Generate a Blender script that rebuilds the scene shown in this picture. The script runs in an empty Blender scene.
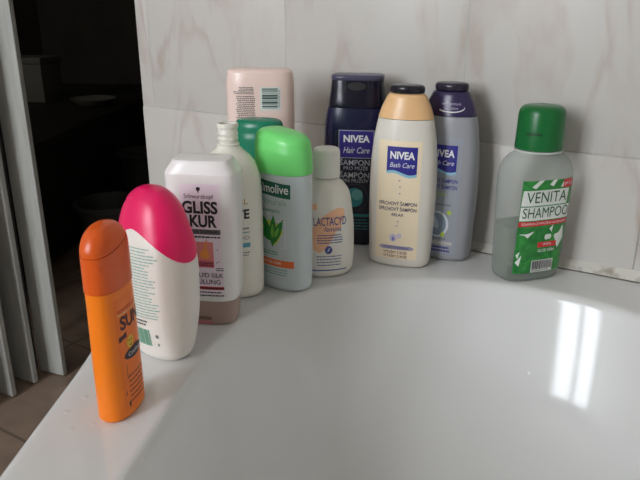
import bpy, bmesh, math, random
import numpy as np
from mathutils import Vector, Matrix
S = bpy.context.scene
COL = S.collection
R = math.radians
rng = random.Random(7)

# ------------------------------------------------------------------ materials
def lin(c):
    return tuple(((v/255)/12.92 if v/255 <= .04045 else ((v/255+.055)/1.055)**2.4) for v in c)
def nodes(name):
    m = bpy.data.materials.new(name); m.use_nodes = True
    nt = m.node_tree
    return m, nt, nt.nodes['Principled BSDF']
MC = {}
def plastic(name, c, rough=.32, var=.012, sss=0, metal=0, spec=.5, coat=0):
    """coloured plastic / ink with a faint procedural tone and roughness variation"""
    if name in MC: return MC[name]
    m, nt, b = nodes(name)
    l = lin(c)
    tc = nt.nodes.new('ShaderNodeTexCoord'); nz = nt.nodes.new('ShaderNodeTexNoise')
    nz.inputs['Scale'].default_value = 45; nz.inputs['Detail'].default_value = 2
    nt.links.new(tc.outputs['Object'], nz.inputs['Vector'])
    rp = nt.nodes.new('ShaderNodeValToRGB')
    rp.color_ramp.elements[0].position = .3; rp.color_ramp.elements[1].position = .7
    rp.color_ramp.elements[0].color = (*[v*(1-var) for v in l], 1)
    rp.color_ramp.elements[1].color = (*[min(1, v*(1+var)) for v in l], 1)
    nt.links.new(nz.outputs['Fac'], rp.inputs['Fac']); nt.links.new(rp.outputs['Color'], b.inputs['Base Color'])
    mr = nt.nodes.new('ShaderNodeMapRange')
    mr.inputs['To Min'].default_value = max(.02, rough-.012); mr.inputs['To Max'].default_value = rough+.012
    nt.links.new(nz.outputs['Fac'], mr.inputs['Value']); nt.links.new(mr.outputs['Result'], b.inputs['Roughness'])
    b.inputs['Metallic'].default_value = metal
    b.inputs['Specular IOR Level'].default_value = spec
    if sss:
        b.inputs['Subsurface Weight'].default_value = sss
        b.inputs['Subsurface Radius'].default_value = (.004, .0035, .003)
        b.inputs['Subsurface Scale'].default_value = 1
    if coat: b.inputs['Coat Weight'].default_value = coat
    MC[name] = m
    return m
def clear(name, c, fac, rough=.12, tint=(.9, .92, .9)):
    """milky see-through plastic: part transparent, part glossy body colour"""
    if name in MC: return MC[name]
    m, nt, b = nodes(name)
    b.inputs['Base Color'].default_value = (*lin(c), 1); b.inputs['Roughness'].default_value = rough
    t = nt.nodes.new('ShaderNodeBsdfTransparent'); t.inputs['Color'].default_value = (*tint, 1)
    fr = nt.nodes.new('ShaderNodeLayerWeight'); fr.inputs['Blend'].default_value = .35
    ma = nt.nodes.new('ShaderNodeMath'); ma.operation = 'MULTIPLY_ADD'; ma.use_clamp = True
    ma.inputs[1].default_value = .55; ma.inputs[2].default_value = fac
    nt.links.new(fr.outputs['Facing'], ma.inputs[0])
    mx = nt.nodes.new('ShaderNodeMixShader')
    nt.links.new(ma.outputs[0], mx.inputs['Fac'])
    nt.links.new(t.outputs[0], mx.inputs[1]); nt.links.new(b.outputs[0], mx.inputs[2])
    nt.links.new(mx.outputs[0], nt.nodes['Material Output'].inputs['Surface'])
    MC[name] = m
    return m
def ramp2(name, c1, c2, scale, lo, hi, rough, detail=4, dist=0, bump=0, stretch=(1, 1, 1)):
    if name in MC: return MC[name]
    m, nt, b = nodes(name)
    tc = nt.nodes.new('ShaderNodeTexCoord'); mp = nt.nodes.new('ShaderNodeMapping')
    mp.inputs['Scale'].default_value = stretch
    nz = nt.nodes.new('ShaderNodeTexNoise'); nz.inputs['Scale'].default_value = scale
    nz.inputs['Detail'].default_value = detail; nz.inputs['Distortion'].default_value = dist
    rp = nt.nodes.new('ShaderNodeValToRGB')
    rp.color_ramp.elements[0].position = lo; rp.color_ramp.elements[1].position = hi
    rp.color_ramp.elements[0].color = (*lin(c1), 1); rp.color_ramp.elements[1].color = (*lin(c2), 1)
    nt.links.new(tc.outputs['Object'], mp.inputs['Vector']); nt.links.new(mp.outputs['Vector'], nz.inputs['Vector'])
    nt.links.new(nz.outputs['Fac'], rp.inputs['Fac']); nt.links.new(rp.outputs['Color'], b.inputs['Base Color'])
    b.inputs['Roughness'].default_value = rough
    if bump:
        bp = nt.nodes.new('ShaderNodeBump'); bp.inputs['Strength'].default_value = bump; bp.inputs['Distance'].default_value = .002
        nt.links.new(nz.outputs['Fac'], bp.inputs['Height']); nt.links.new(bp.outputs['Normal'], b.inputs['Normal'])
    MC[name] = m
    return m
def marble_tile(name):
    """pale marbled wall tile with thin slanting rosy veins and a soft cloudiness"""
    m, nt, b = nodes(name)
    L = nt.links.new
    tc = nt.nodes.new('ShaderNodeTexCoord')
    mp = nt.nodes.new('ShaderNodeMapping'); mp.inputs['Rotation'].default_value = (0, R(32), 0)
    mp.inputs['Scale'].default_value = (9, 5, 2.6)
    L(tc.outputs['Object'], mp.inputs['Vector'])
    v = nt.nodes.new('ShaderNodeTexNoise'); v.inputs['Scale'].default_value = 1.25; v.inputs['Detail'].default_value = 5
    v.inputs['Distortion'].default_value = .8; L(mp.outputs['Vector'], v.inputs['Vector'])
    a1 = nt.nodes.new('ShaderNodeMath'); a1.operation = 'SUBTRACT'; a1.inputs[1].default_value = .5; L(v.outputs['Fac'], a1.inputs[0])
    a2 = nt.nodes.new('ShaderNodeMath'); a2.operation = 'ABSOLUTE'; L(a1.outputs[0], a2.inputs[0])
    rp = nt.nodes.new('ShaderNodeValToRGB')
    rp.color_ramp.elements[0].position = 0; rp.color_ramp.elements[0].color = (.8, .8, .8, 1)
    rp.color_ramp.elements[1].position = .065; rp.color_ramp.elements[1].color = (0, 0, 0, 1)
    L(a2.outputs[0], rp.inputs['Fac'])
    g = nt.nodes.new('ShaderNodeTexNoise'); g.inputs['Scale'].default_value = 7; g.inputs['Detail'].default_value = 3
    L(tc.outputs['Object'], g.inputs['Vector'])
    gr = nt.nodes.new('ShaderNodeValToRGB'); gr.color_ramp.elements[0].position = .45; gr.color_ramp.elements[1].position = .7
    L(g.outputs['Fac'], gr.inputs['Fac'])
    mul = nt.nodes.new('ShaderNodeMath'); mul.operation = 'MULTIPLY'; L(rp.outputs['Color'], mul.inputs[0]); L(gr.outputs['Color'], mul.inputs[1])
    mx = nt.nodes.new('ShaderNodeMix'); mx.data_type = 'RGBA'
    mx.inputs['A'].default_value = (*lin((204, 200, 195)), 1); mx.inputs['B'].default_value = (*lin((172, 148, 134)), 1)
    L(mul.outputs[0], mx.inputs['Factor'])
    c = nt.nodes.new('ShaderNodeTexNoise'); c.inputs['Scale'].default_value = 4; L(tc.outputs['Object'], c.inputs['Vector'])
    mx2 = nt.nodes.new('ShaderNodeMix'); mx2.data_type = 'RGBA'; mx2.blend_type = 'MULTIPLY'; mx2.inputs['B'].default_value = (.965, .955, .945, 1)
    L(c.outputs['Fac'], mx2.inputs['Factor']); L(mx.outputs['Result'], mx2.inputs['A'])
    L(mx2.outputs['Result'], b.inputs['Base Color'])
    b.inputs['Roughness'].default_value = .38; b.inputs['Specular IOR Level'].default_value = .35
    return m

# ------------------------------------------------------------------ mesh helpers
def link(name, me, mats, parent=None, smooth=None):
    o = bpy.data.objects.new(name, me); COL.objects.link(o)
    for m in (mats if isinstance(mats, (list, tuple)) else [mats]): me.materials.append(m)
    if smooth is not None:
        me.shade_smooth(); me.set_sharp_from_angle(angle=R(smooth))
    if parent: o.parent = parent
    return o
def mesh_obj(name, verts, faces, mats, parent=None, smooth=None, fm=None):
    me = bpy.data.meshes.new(name); me.from_pydata([tuple(map(float, v)) for v in verts], [], faces)
    bm = bmesh.new(); bm.from_mesh(me); bmesh.ops.recalc_face_normals(bm, faces=bm.faces); bm.to_mesh(me); bm.free()
    if fm:
        for p, k in zip(me.polygons, fm): p.material_index = k
    return link(name, me, mats, parent, smooth)
def box_bm(bm, x0, x1, y0, y1, z0, z1, bev=0, seg=2, M=None):
    r = bmesh.ops.create_cube(bm, size=1)
    bmesh.ops.scale(bm, vec=(x1-x0, y1-y0, z1-z0), verts=r['verts'])
    bmesh.ops.translate(bm, vec=((x0+x1)/2, (y0+y1)/2, (z0+z1)/2), verts=r['verts'])
    vs = r['verts']
    if bev:
        es = list({e for v in vs for e in v.link_edges})
        q = bmesh.ops.bevel(bm, geom=es, offset=bev, segments=seg, affect='EDGES', profile=.5)
        vs = list({v for f in q['faces'] for v in f.verts} | {v for v in vs if v.is_valid})
    if M is not None: bmesh.ops.transform(bm, matrix=M, verts=vs)
def boxes(name, lst, mats, parent=None, bev=0, M=None, smooth=None):
    bm = bmesh.new()
    for b in lst: box_bm(bm, *b, bev=bev, M=M)
    me = bpy.data.meshes.new(name); bm.to_mesh(me); bm.free()
    return link(name, me, mats, parent, smooth)
def lathe(name, prof, mats, parent=None, n=48, smooth=40, xs=1., ys=1.):
    vs, fs = [], []
    for r, z in prof:
        for i in range(n):
            t = 2*math.pi*i/n; vs.append((r*math.cos(t)*xs, r*math.sin(t)*ys, z))
    for j in range(len(prof)-1):
        for i in range(n):
            k = (i+1) % n; fs.append((j*n+i, j*n+k, (j+1)*n+k, (j+1)*n+i))
    if prof[0][0] > 1e-5: fs.append(tuple(range(n))[::-1])
    if prof[-1][0] > 1e-5: fs.append(tuple((len(prof)-1)*n+i for i in range(n)))
    return mesh_obj(name, vs, fs, mats, parent, smooth)
def empty(name, loc, rz, label, cat, group=None):
    o = bpy.data.objects.new(name, None); COL.objects.link(o)
    o.location = loc; o.rotation_euler = (0, 0, rz); o.empty_display_size = .02
    o['label'] = label; o['category'] = cat
    if group: o['group'] = group
    return o
def struct(o): o['kind'] = 'structure'; return o

# ------------------------------------------------------------------ bottle bodies
def pchip(xs, ys):
    xs = np.array(xs, float); ys = np.array(ys, float); h = np.diff(xs); d = np.diff(ys)/h
    m = np.zeros(len(xs)); m[0] = d[0]; m[-1] = d[-1]
    for i in range(1, len(xs)-1):
        if d[i-1]*d[i] > 0:
            w1, w2 = 2*h[i]+h[i-1], h[i]+2*h[i-1]; m[i] = (w1+w2)/(w1/d[i-1]+w2/d[i])
    def f(x):
        x = min(max(x, xs[0]), xs[-1]); i = min(int(np.searchsorted(xs, x, 'right'))-1, len(xs)-2); i = max(i, 0)
        t = (x-xs[i])/h[i]
        return float((2*t**3-3*t*t+1)*ys[i]+(t**3-2*t*t+t)*h[i]*m[i]+(-2*t**3+3*t*t)*ys[i+1]+(t**3-t*t)*h[i]*m[i+1])
    return f
_T = np.linspace(0, 2*math.pi, 721)
class Body:
    """a bottle's outer surface: superelliptic cross-sections (half width a, half depth b, squareness n) up the height"""
    N = 112
    def __init__(s, keys):
        keys = sorted(keys, key=lambda k: k[0]); s.keys = keys
        z = [k[0] for k in keys]
        s.fa, s.fb, s.fn = (pchip(z, [k[i] for k in keys]) for i in (1, 2, 3)); s.cache = {}
    def sec(s, z, off=0):
        k = (round(z, 5), round(off, 6))
        if k in s.cache: return s.cache[k]
        a, b, n = s.fa(z)+off, s.fb(z)+off, s.fn(z)
        c, q = np.sin(_T), -np.cos(_T)
        x = a*np.sign(c)*np.abs(c)**(2/n); y = b*np.sign(q)*np.abs(q)**(2/n)
        L = np.concatenate([[0], np.cumsum(np.hypot(np.diff(x), np.diff(y)))])
        s.cache[k] = (x, y, L); return s.cache[k]
    def frac(s, f, z, off=0):
        x, y, L = s.sec(z, off); t = (f % 1)*L[-1]
        return float(np.interp(t, L, x)), float(np.interp(t, L, y))
    def pt(s, u, z, off=0):
        x, y, L = s.sec(z, off); t = u % L[-1]
        return (float(np.interp(t, L, x)), float(np.interp(t, L, y)), z)
    def loft(s, name, z0, z1, mat, parent, off=0, zlo=None, zhi=None, nz=44, bottom=True, top=True, smooth=38, inner=False):
        zs = sorted(set([round(v, 6) for v in np.linspace(z0, z1, nz)] + [round(k[0], 6) for k in s.keys if z0 < k[0] < z1]))
        ts = [(z-z0)/(z1-z0) for z in zs]
        N = s.N; vs, fs = [], []
        zm = (z0+z1)/2; ax, by = s.fa(zm), s.fb(zm)
        fr = [s.frac(i/N, zm) for i in range(N)]
        lo = [zlo(x/ax, y/by) if zlo else z0 for x, y in fr]; hi = [zhi(x/ax, y/by) if zhi else z1 for x, y in fr]
        for t in ts:
            for i in range(N):
                z = lo[i]+(hi[i]-lo[i])*t; x, y = s.frac(i/N, z, off); vs.append((x, y, z))
        for j in range(len(ts)-1):
            for i in range(N):
                k = (i+1) % N; fs.append((j*N+i, j*N+k, (j+1)*N+k, (j+1)*N+i))
        def fan(base, z):
            c = len(vs); m = np.mean([vs[base+i] for i in range(N)], axis=0); vs.append(tuple(m))
            for i in range(N): fs.append((base+i, base+(i+1) % N, c))
        if bottom: fan(0, z0)
        if top: fan((len(ts)-1)*N, z1)
        return mesh_obj(name, vs, fs, mat, parent, smooth)
    # printed things wrapped on the front (u = distance round the surface from the front centre line)
    def grid(s, name, u0, u1, z0, z1, mat, parent, off=.00015, shape=None, nu=None, nzz=None):
        nu = nu or max(2, int(abs(u1-u0)/.0012)+1); nzz = nzz or max(2, int(abs(z1-z0)/.003)+1)
        vs, fs = [], []
        for j in range(nzz+1):
            for i in range(nu+1):
                u = u0+(u1-u0)*i/nu; z = z0+(z1-z0)*j/nzz
                if shape: u, z = shape(u, z, i/nu, j/nzz)
                vs.append(s.pt(u, z, off))
        for j in range(nzz):
            for i in range(nu): fs.append((j*(nu+1)+i, j*(nu+1)+i+1, (j+1)*(nu+1)+i+1, (j+1)*(nu+1)+i))
        return mesh_obj(name, vs, fs, mat, parent, 60)
    def blob(s, name, outline, mat, parent, off=.0003, rings=6, centre=None):
        return s.blobs(name, [outline], mat, parent, off, rings, centre)
    def each(s, name, outlines, mat, parent, off=.0003):
        for ol in outlines: s.blobs(name, [ol], mat, parent, off)
    def blobs(s, name, outlines, mat, parent, off=.0003, rings=5, centre=None):
        vs, fs = [], []
        for ol in outlines:
            pts = np.array(ol, float); c = np.array(centre) if centre is not None else pts.mean(0); n = len(pts); b0 = len(vs)
            vs.append(s.pt(c[0], c[1], off))
            for r in range(1, rings+1):
                for p in pts:
                    q = c+(p-c)*r/rings; vs.append(s.pt(q[0], q[1], off))
            for i in range(n): fs.append((b0, b0+1+i, b0+1+(i+1) % n))
            for r in range(rings-1):
                for i in range(n):
                    k = (i+1) % n; o = b0+1+r*n; fs.append((o+i, o+k, o+n+k, o+n+i))
        return mesh_obj(name, vs, fs, mat, parent, 60)
    def bars(s, name, rects, mat, parent, off=.0003):
        vs, fs = [], []
        for (u0, u1, z0, z1) in rects:
            k = max(1, int((u1-u0)/.002)); b0 = len(vs)
            for i in range(k+1):
                u = u0+(u1-u0)*i/k; vs += [s.pt(u, z0, off), s.pt(u, z1, off)]
            for i in range(k): fs.append((b0+2*i, b0+2*i+2, b0+2*i+3, b0+2*i+1))
        return mesh_obj(name, vs, fs, mat, parent)
    def fine(s, name, u0, u1, ztop, zbot, rows, mat, parent, off=.0003, hgt=.5, ragged=.12, seed=1, align='l', word=(.0014, .0042)):
        """rows of print too small to read: word-sized strokes"""
        q = random.Random(seed); rects = []; st = (ztop-zbot)/rows
        for r in range(rows):
            zc = ztop-(r+.5)*st; h = st*hgt/2
            cut = q.random()*ragged*(u1-u0); a, b = (u0, u1-cut) if align == 'l' else ((u0+cut, u1) if align == 'r' else (u0+cut/2, u1-cut/2))
            u = a
            while u < b-.0006:
                w = min(q.uniform(*word), b-u); rects.append((u, u+w, zc-h*q.uniform(.75, 1), zc+h*q.uniform(.75, 1))); u += w+.0005
        return s.bars(name, rects, mat, parent, off)
    def text(s, name, body, u, z, size, mat, parent, off=.00045, bold=0, shear=0, sx=1, rot=0, align='CENTER', width=None):
        cu = bpy.data.curves.new('t', 'FONT'); cu.body = body; cu.size = 1; cu.align_x = align; cu.align_y = 'CENTER'
        cu.offset = bold; cu.shear = shear; cu.resolution_u = 3
        o = bpy.data.objects.new('t', cu); COL.objects.link(o)
        dg = bpy.context.evaluated_depsgraph_get(); dg.update()
        me = bpy.data.meshes.new_from_object(o.evaluated_get(dg)); bpy.data.objects.remove(o); bpy.data.curves.remove(cu)
        bm = bmesh.new(); bm.from_mesh(me); bmesh.ops.triangulate(bm, faces=bm.faces)
        xs = [v.co.x for v in bm.verts]
        k = size*sx
        if width: k = width/(max(xs)-min(xs))
        cr, sr = math.cos(rot), math.sin(rot)
        for v in bm.verts:
            a, b = v.co.x*k, v.co.y*size
            v.co = s.pt(u+a*cr-b*sr, z+a*sr+b*cr, off)
        bm.to_mesh(me); bm.free(); me.name = name
        return link(name, me, mat, parent)
def dome(a, b, n, z, h, p=2., steps=9, amin=.03):
    r = []
    for k in range(1, steps+1):
        t = k/steps; f = max(amin, (1-t**p)**(1/p)) if k < steps else amin
        r.append((z+h*(1-(1-t)**1.6) if False else z+h*t, a*f, b*f, n))
    return r
def barcode_h(u0, u1, z0, z1, seed, vertical=True):
    q = random.Random(seed); out = []; t = u0 if vertical else z0; e = u1 if vertical else z1
    while t < e-.0003:
        w = q.choice([.0003, .0003, .0006, .0009]); w = min(w, e-t)
        out.append((t, t+w, z0, z1) if vertical else (u0, u1, t, t+w)); t += w+q.choice([.0003, .0006, .0004])
    return out
def ell(cu, cz, a, b, n=28, rot=0):
    r = []
    for i in range(n):
        t = 2*math.pi*i/n; x, y = a*math.cos(t), b*math.sin(t)
        r.append((cu+x*math.cos(rot)-y*math.sin(rot), cz+x*math.sin(rot)+y*math.cos(rot)))
    return r
def tf(cu, cz, pts, rot=0, k=1):
    c, s_ = math.cos(rot), math.sin(rot)
    return [(cu+k*(x*c-y*s_), cz+k*(x*s_+y*c)) for x, y in pts]

Z0 = .0004           # bottles stand on the tub rim
INK = plastic('black_ink', (28, 26, 30), .45)
WINK = plastic('white_ink', (235, 235, 235), .45)
BAR = plastic('barcode_white', (232, 234, 230), .4)

# ================================================================== setting
DW = .717            # tiled wall plane
XE = -.745           # where the tiled wall ends at the doorway
FL = -.5; CE = 1.95
tileM = marble_tile('marbled_tile')
groutM = ramp2('grout', (196, 196, 188), (176, 175, 168), 30, .3, .7, .8)
def tiled_wall():
    bm = bmesh.new()
    box_bm(bm, XE, 1.0, DW+.0003, 1.22, FL, CE)
    for f in bm.faces: f.material_index = 1
    TW, TH, g = .2385, .25, .0016
    z = .127
    rows = []
    while z-TH > FL-TH: z -= TH
    k = 0
    zz = z
    while zz < CE:
        rows.append((max(zz, FL), min(zz+TH, CE))); zz += TH
    for (a, b) in rows:
        low = b <= .1275
        x = -.245+4*TW+.8 if False else (-.044 if low else -.245)
        x -= TW*4
        while x < 1.0:
            x0, x1 = max(x+g/2, XE), min(x+TW-g/2, 1.0)
            if x1-x0 > .004:
                n0 = len(bm.faces)
                box_bm(bm, x0, x1, DW-(.0014 if low else 0), DW+.006, a+g/2, b-g/2, bev=.0007, seg=2)
            x += TW
    me = bpy.data.meshes.new('wall_back'); bm.to_mesh(me); bm.free()
    o = link('wall_back', me, [tileM, groutM], None, 35)
    return struct(o)
tiled_wall()
terra = None
def floor_mat():
    m, nt, b = nodes('terracotta_floor')
    L = nt.links.new
    tc = nt.nodes.new('ShaderNodeTexCoord')
    mp = nt.nodes.new('ShaderNodeMapping'); mp.inputs['Location'].default_value = (.03, .01, 0)
    L(tc.outputs['Object'], mp.inputs['Vector'])
    br = nt.nodes.new('ShaderNodeTexBrick'); br.offset = 0; br.inputs['Scale'].default_value = 1
    br.inputs['Brick Width'].default_value = .3; br.inputs['Row Height'].default_value = .3; br.inputs['Mortar Size'].default_value = .0035
    br.inputs['Color1'].default_value = (*lin((164, 142, 126)), 1); br.inputs['Color2'].default_value = (*lin((148, 128, 114)), 1)
    br.inputs['Mortar'].default_value = (*lin((128, 112, 100)), 1)
    L(mp.outputs['Vector'], br.inputs['Vector'])
    nz = nt.nodes.new('ShaderNodeTexNoise'); nz.inputs['Scale'].default_value = 9; nz.inputs['Detail'].default_value = 5; nz.inputs['Distortion'].default_value = 1
    L(tc.outputs['Object'], nz.inputs['Vector'])
    rp = nt.nodes.new('ShaderNodeValToRGB'); rp.color_ramp.elements[0].position = .35; rp.color_ramp.elements[1].position = .7
    rp.color_ramp.elements[0].color = (.72, .7, .68, 1); rp.color_ramp.elements[1].color = (1.15, 1.12, 1.08, 1)
    L(nz.outputs['Fac'], rp.inputs['Fac'])
    mx = nt.nodes.new('ShaderNodeMix'); mx.data_type = 'RGBA'; mx.blend_type = 'MULTIPLY'; mx.inputs['Factor'].default_value = 1
    L(br.outputs['Color'], mx.inputs['A']); L(rp.outputs['Color'], mx.inputs['B']); L(mx.outputs['Result'], b.inputs['Base Color'])
    b.inputs['Roughness'].default_value = .45
    bp = nt.nodes.new('ShaderNodeBump'); bp.inputs['Strength'].default_value = .5; bp.inputs['Distance'].default_value = .002; bp.invert = True
    L(br.outputs['Fac'], bp.inputs['Height']); L(bp.outputs['Normal'], b.inputs['Normal'])
    return m
struct(boxes('floor', [(-4.0, 1.1, -1.9, 3.0, FL-.05, FL)], floor_mat()))
plaster = ramp2('white_plaster', (226, 222, 214), (216, 212, 204), 6, .3, .7, .7)
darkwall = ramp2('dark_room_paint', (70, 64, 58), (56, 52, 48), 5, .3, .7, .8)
struct(boxes('ceiling', [(-4.0, 1.1, -1.9, 3.0, CE, CE+.05)], plaster))
struct(boxes('wall_right', [(1.0, 1.1, -1.9, 1.22, FL, CE)], plaster))
WX0, WX1, WZ0, WZ1 = -1.22, -.40, .2, 1.62       # window opening in the wall behind the viewer
struct(boxes('wall_front', [(-1.3, WX0, -1.9, -1.75, FL, CE), (WX1, 1.0, -1.9, -1.75, FL, CE), (WX0, WX1, -1.9, -1.75, FL, WZ0), (WX0, WX1, -1.9, -1.75, WZ1, CE)], plaster))
LW = -1.24
struct(boxes('wall_left', [(LW-.06, LW, -1.75, .42, FL, CE), (LW-.06, LW, .42, 1.22, 1.5, CE)], plaster))
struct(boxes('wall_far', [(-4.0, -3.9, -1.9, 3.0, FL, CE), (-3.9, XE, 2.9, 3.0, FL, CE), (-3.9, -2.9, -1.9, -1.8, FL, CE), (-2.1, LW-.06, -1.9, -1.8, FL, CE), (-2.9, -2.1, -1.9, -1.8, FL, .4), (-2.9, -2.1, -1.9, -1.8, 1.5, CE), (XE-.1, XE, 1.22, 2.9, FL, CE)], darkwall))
# window
wf = plastic('white_window_frame', (235, 235, 232), .35)
wd = bpy.data.worlds.new('World'); S.world = wd; wd.use_nodes = True
wd.node_tree.nodes['Background'].inputs['Color'].default_value = (.75, .87, 1, 1)
wd.node_tree.nodes['Background'].inputs['Strength'].default_value = .4

w2 = bpy.data.objects.new('added_window', None); COL.objects.link(w2); w2.location = (-2.5, -1.85, .4); struct(w2)  # unseen window frame, added to carry the back room's fill light
boxes('window_frame', [(-.4, -.35, -.03, .03, 0, 1.1), (.35, .4, -.03, .03, 0, 1.1), (-.35, .35, -.03, .03, 0, .05), (-.35, .35, -.03, .03, 1.05, 1.1)], wf, w2)
ld2 = bpy.data.lights.new('added_fill_light', 'AREA'); ld2.shape = 'RECTANGLE'; ld2.size = .9; ld2.size_y = 1.2; ld2.energy = 8; ld2.color = (1, .98, .9)  # added fill light that faintly brightens the dark room
lo2 = bpy.data.objects.new('added_fill_light', ld2); COL.objects.link(lo2); lo2.location = (-2.5, -1.93, .95); lo2.rotation_euler = (R(90), 0, 0)
W, H = WX1-WX0, WZ1-WZ0
w1 = bpy.data.objects.new('window_1', None); COL.objects.link(w1); w1.location = ((WX0+WX1)/2, -1.82, WZ0); struct(w1)
boxes('window_frame', [(-W/2, -W/2+.05, -.025, .025, 0, H), (W/2-.05, W/2, -.025, .025, 0, H), (-W/2+.05, W/2-.05, -.025, .025, 0, .05), (-W/2+.05, W/2-.05, -.025, .025, H-.05, H), (-.045, .045, -.025, .025, .05, H-.05)], wf, w1)
gl = clear('window_pane', (240, 245, 250), .0, .02, (.97, .98, 1))
boxes('pane', [(-W/2+.05, -.045, -.004, .004, .05, H-.05)], gl, w1); boxes('pane', [(.045, W/2-.05, -.004, .004, .05, H-.05)], gl, w1)
ld = bpy.data.lights.new('daylight', 'AREA'); ld.shape = 'RECTANGLE'; ld.size = W+.1; ld.size_y = H+.1; ld.energy = 42; ld.color = (.96, .985, 1)
lo = bpy.data.objects.new('daylight', ld); COL.objects.link(lo); lo.location = ((WX0+WX1)/2, -1.93, (WZ0+WZ1)/2); lo.rotation_euler = (R(90), 0, 0)
# folding door stacked in the doorway
wood = ramp2('pale_grey_door', (196, 196, 190), (178, 178, 172), 14, .3, .7, .5, stretch=(6, 6, .6))
gapM = plastic('gap_strip', (60, 60, 58), .6)  # dark grey for the strips across the gaps between panels
d = bpy.data.objects.new('door_1', None); COL.objects.link(d); d.location = (-1.15, .68, FL); struct(d)
def slab(name, p0, p1, th, z0, z1, mat, par, org):
    a, b = Vector((p0[0]-org[0], p0[1]-org[1], 0)), Vector((p1[0]-org[0], p1[1]-org[1], 0))
    L = (b-a).length; ang = math.atan2((b-a).y, (b-a).x)
    M = Matrix.Translation(a) @ Matrix.Rotation(ang, 4, 'Z')
    return boxes(name, [(0, L, -th/2, th/2, z0, z1)], mat, par, bev=.002, M=M)
org = (-1.15, .68)
fr_pts = [(-1.187, .770, -1.122, .781), (-1.215, .722, -1.15, .728), (-1.212, .664, -1.143, .671), (-1.212, .606, -1.143, .613), (-1.212, .548, -1.143, .555), (-1.212, .49, -1.143, .497)]
for i, (x0, y0, x1, y1) in enumerate(fr_pts):
    slab('door_panel', (x0, y0), (x1, y1), .012, .004, 1.98, wood, d, org)
    if i < len(fr_pts)-1:
        nx = fr_pts[i+1]
        slab('gap_strip', (x0-.004, y0-.006), (nx[0]-.002, nx[1]+.006), .004, .006, 1.97, gapM, d, org)
struct(boxes('trim_1', [(LW-.07, LW+.012, .42, .445, FL, 1.5)], plaster))

# ================================================================== bathtub
def catmull(P, k=10):
    P = [np.array(p, float) for p in P]; n = len(P); out = []
    for i in range(n):
        a, b, c, e = P[i-1], P[i], P[(i+1) % n], P[(i+2) % n]
        for t in np.linspace(0, 1, k, endpoint=False):
            out.append(.5*((2*b)+(c-a)*t+(2*a-5*b+4*c-e)*t*t+(3*b-a-3*c+e)*t**3))
    return np.array(out)
TC = np.array([.08, .14])
outer = np.array([(-.66, DW-.002), (-.60, .625), (-.53, .515), (-.464, .397), (-.397, .284), (-.367, .228), (-.337, .173), (-.30, .095), (-.258, .015), (-.19, -.1), (-.11, -.22), (0, -.33), (.15, -.43), (.35, -.51), (.6, -.56), (.99, -.58), (.99, DW-.002)])
inner = catmull([(-.208, .055), (-.243, .14), (-.27, .215), (-.298, .285)] + [(-.097+(.212 if g < 90 else .241)*math.cos(R(g)), .427+.212*math.sin(R(g))) for g in np.arange(195, 32, -9)] + [(.115, .492), (.18, .412), (.26, .315), (.36, .19), (.44, .04), (.48, -.13), (.45, -.29), (.35, -.37), (.2, -.36), (.06, -.27), (-.05, -.16), (-.145, -.045)])
def cast(poly, th):
    dvec = np.array([math.cos(th), math.sin(th)]); best = None
    n = len(poly)
    for i in range(n):
        p, q = poly[i], poly[(i+1) % n]; e = q-p
        den = dvec[0]*e[1]-dvec[1]*e[0]
        if abs(den) < 1e-12: continue
        w_ = p-TC
        t = (w_[0]*e[1]-w_[1]*e[0])/den; s_ = (w_[0]*dvec[1]-w_[1]*dvec[0])/den
        if t > 0 and -1e-9 <= s_ <= 1+1e-9 and (best is None or t < best): best = t
    return best
ths = sorted(set([2*math.pi*i/288-math.pi for i in range(288)] + [math.atan2(*(p-TC)[::-1]) for p in (outer[0], outer[-1], outer[-2])]))
rings = []
ro = np.array([cast(outer, t) for t in ths]); ri = np.array([cast(inner, t) for t in ths])
dirs = np.array([(math.cos(t), math.sin(t)) for t in ths])
def ring(rad, z): rings.append(np.column_stack([TC+dirs*rad[:, None], np.broadcast_to(z, len(ths))]))
ring(ro-.03, FL); ring(ro-.03, -.06); ring(ro-.006, -.052); ring(ro, -.046)
ring(ro, -.012)
for k in range(1, 6):
    t = k/5*math.pi/2; ring(ro-.012*(1-math.cos(t)), -.012+.012*math.sin(t))
lw = np.clip((-dirs[:, 0]-.52)/.36, 0, 1); lw = lw*lw*(3-2*lw)      # the lip is softer along the left rim
for f in (.15, .3, .5, .7, .85): ring((ro-.012)*(1-f)+(ri+.005)*f, 0)
for dd, z in [(-.004, 0), (.000, -.0003), (.003, -.0012), (.0055, -.003), (.0075, -.0058), (.0092, -.0100), (.0118, -.0170), (.0150, -.0250), (.0186, -.0335), (.0226, -.0425), (.0272, -.0522), (.0325, -.0625), (.0386, -.0735), (.0457, -.0852), (.0545, -.098), (.066, -.1115), (.081, -.126), (.1, -.141), (.125, -.157), (.152, -.170), (.18, -.181), (.21, -.19), (.235, -.207), (.26, -.222), (.285, -.233), (.31, -.24), (.36, -.247)]:
    zl = -.249*(1-math.exp(-(max(dd, 0)/.075)**1.6))       # steeper on the left
    ring(np.maximum(ri-dd, .02), z*(1-lw)+zl*lw)
for f in (.6, .3): ring(np.maximum((ri-.37)*f, .01), -.249)
nr, nt_ = len(rings), len(ths)
vs = [tuple(p) for r_ in rings for p in r_]; fs = []
for j in range(nr-1):
    for i in range(nt_):
        k = (i+1) % nt_; fs.append((j*nt_+i, j*nt_+k, (j+1)*nt_+k, (j+1)*nt_+i))
vs.append((TC[0], TC[1], -.249))
for i in range(nt_): fs.append(((nr-1)*nt_+i, (nr-1)*nt_+(i+1) % nt_, len(vs)-1))
enamel = None
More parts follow.
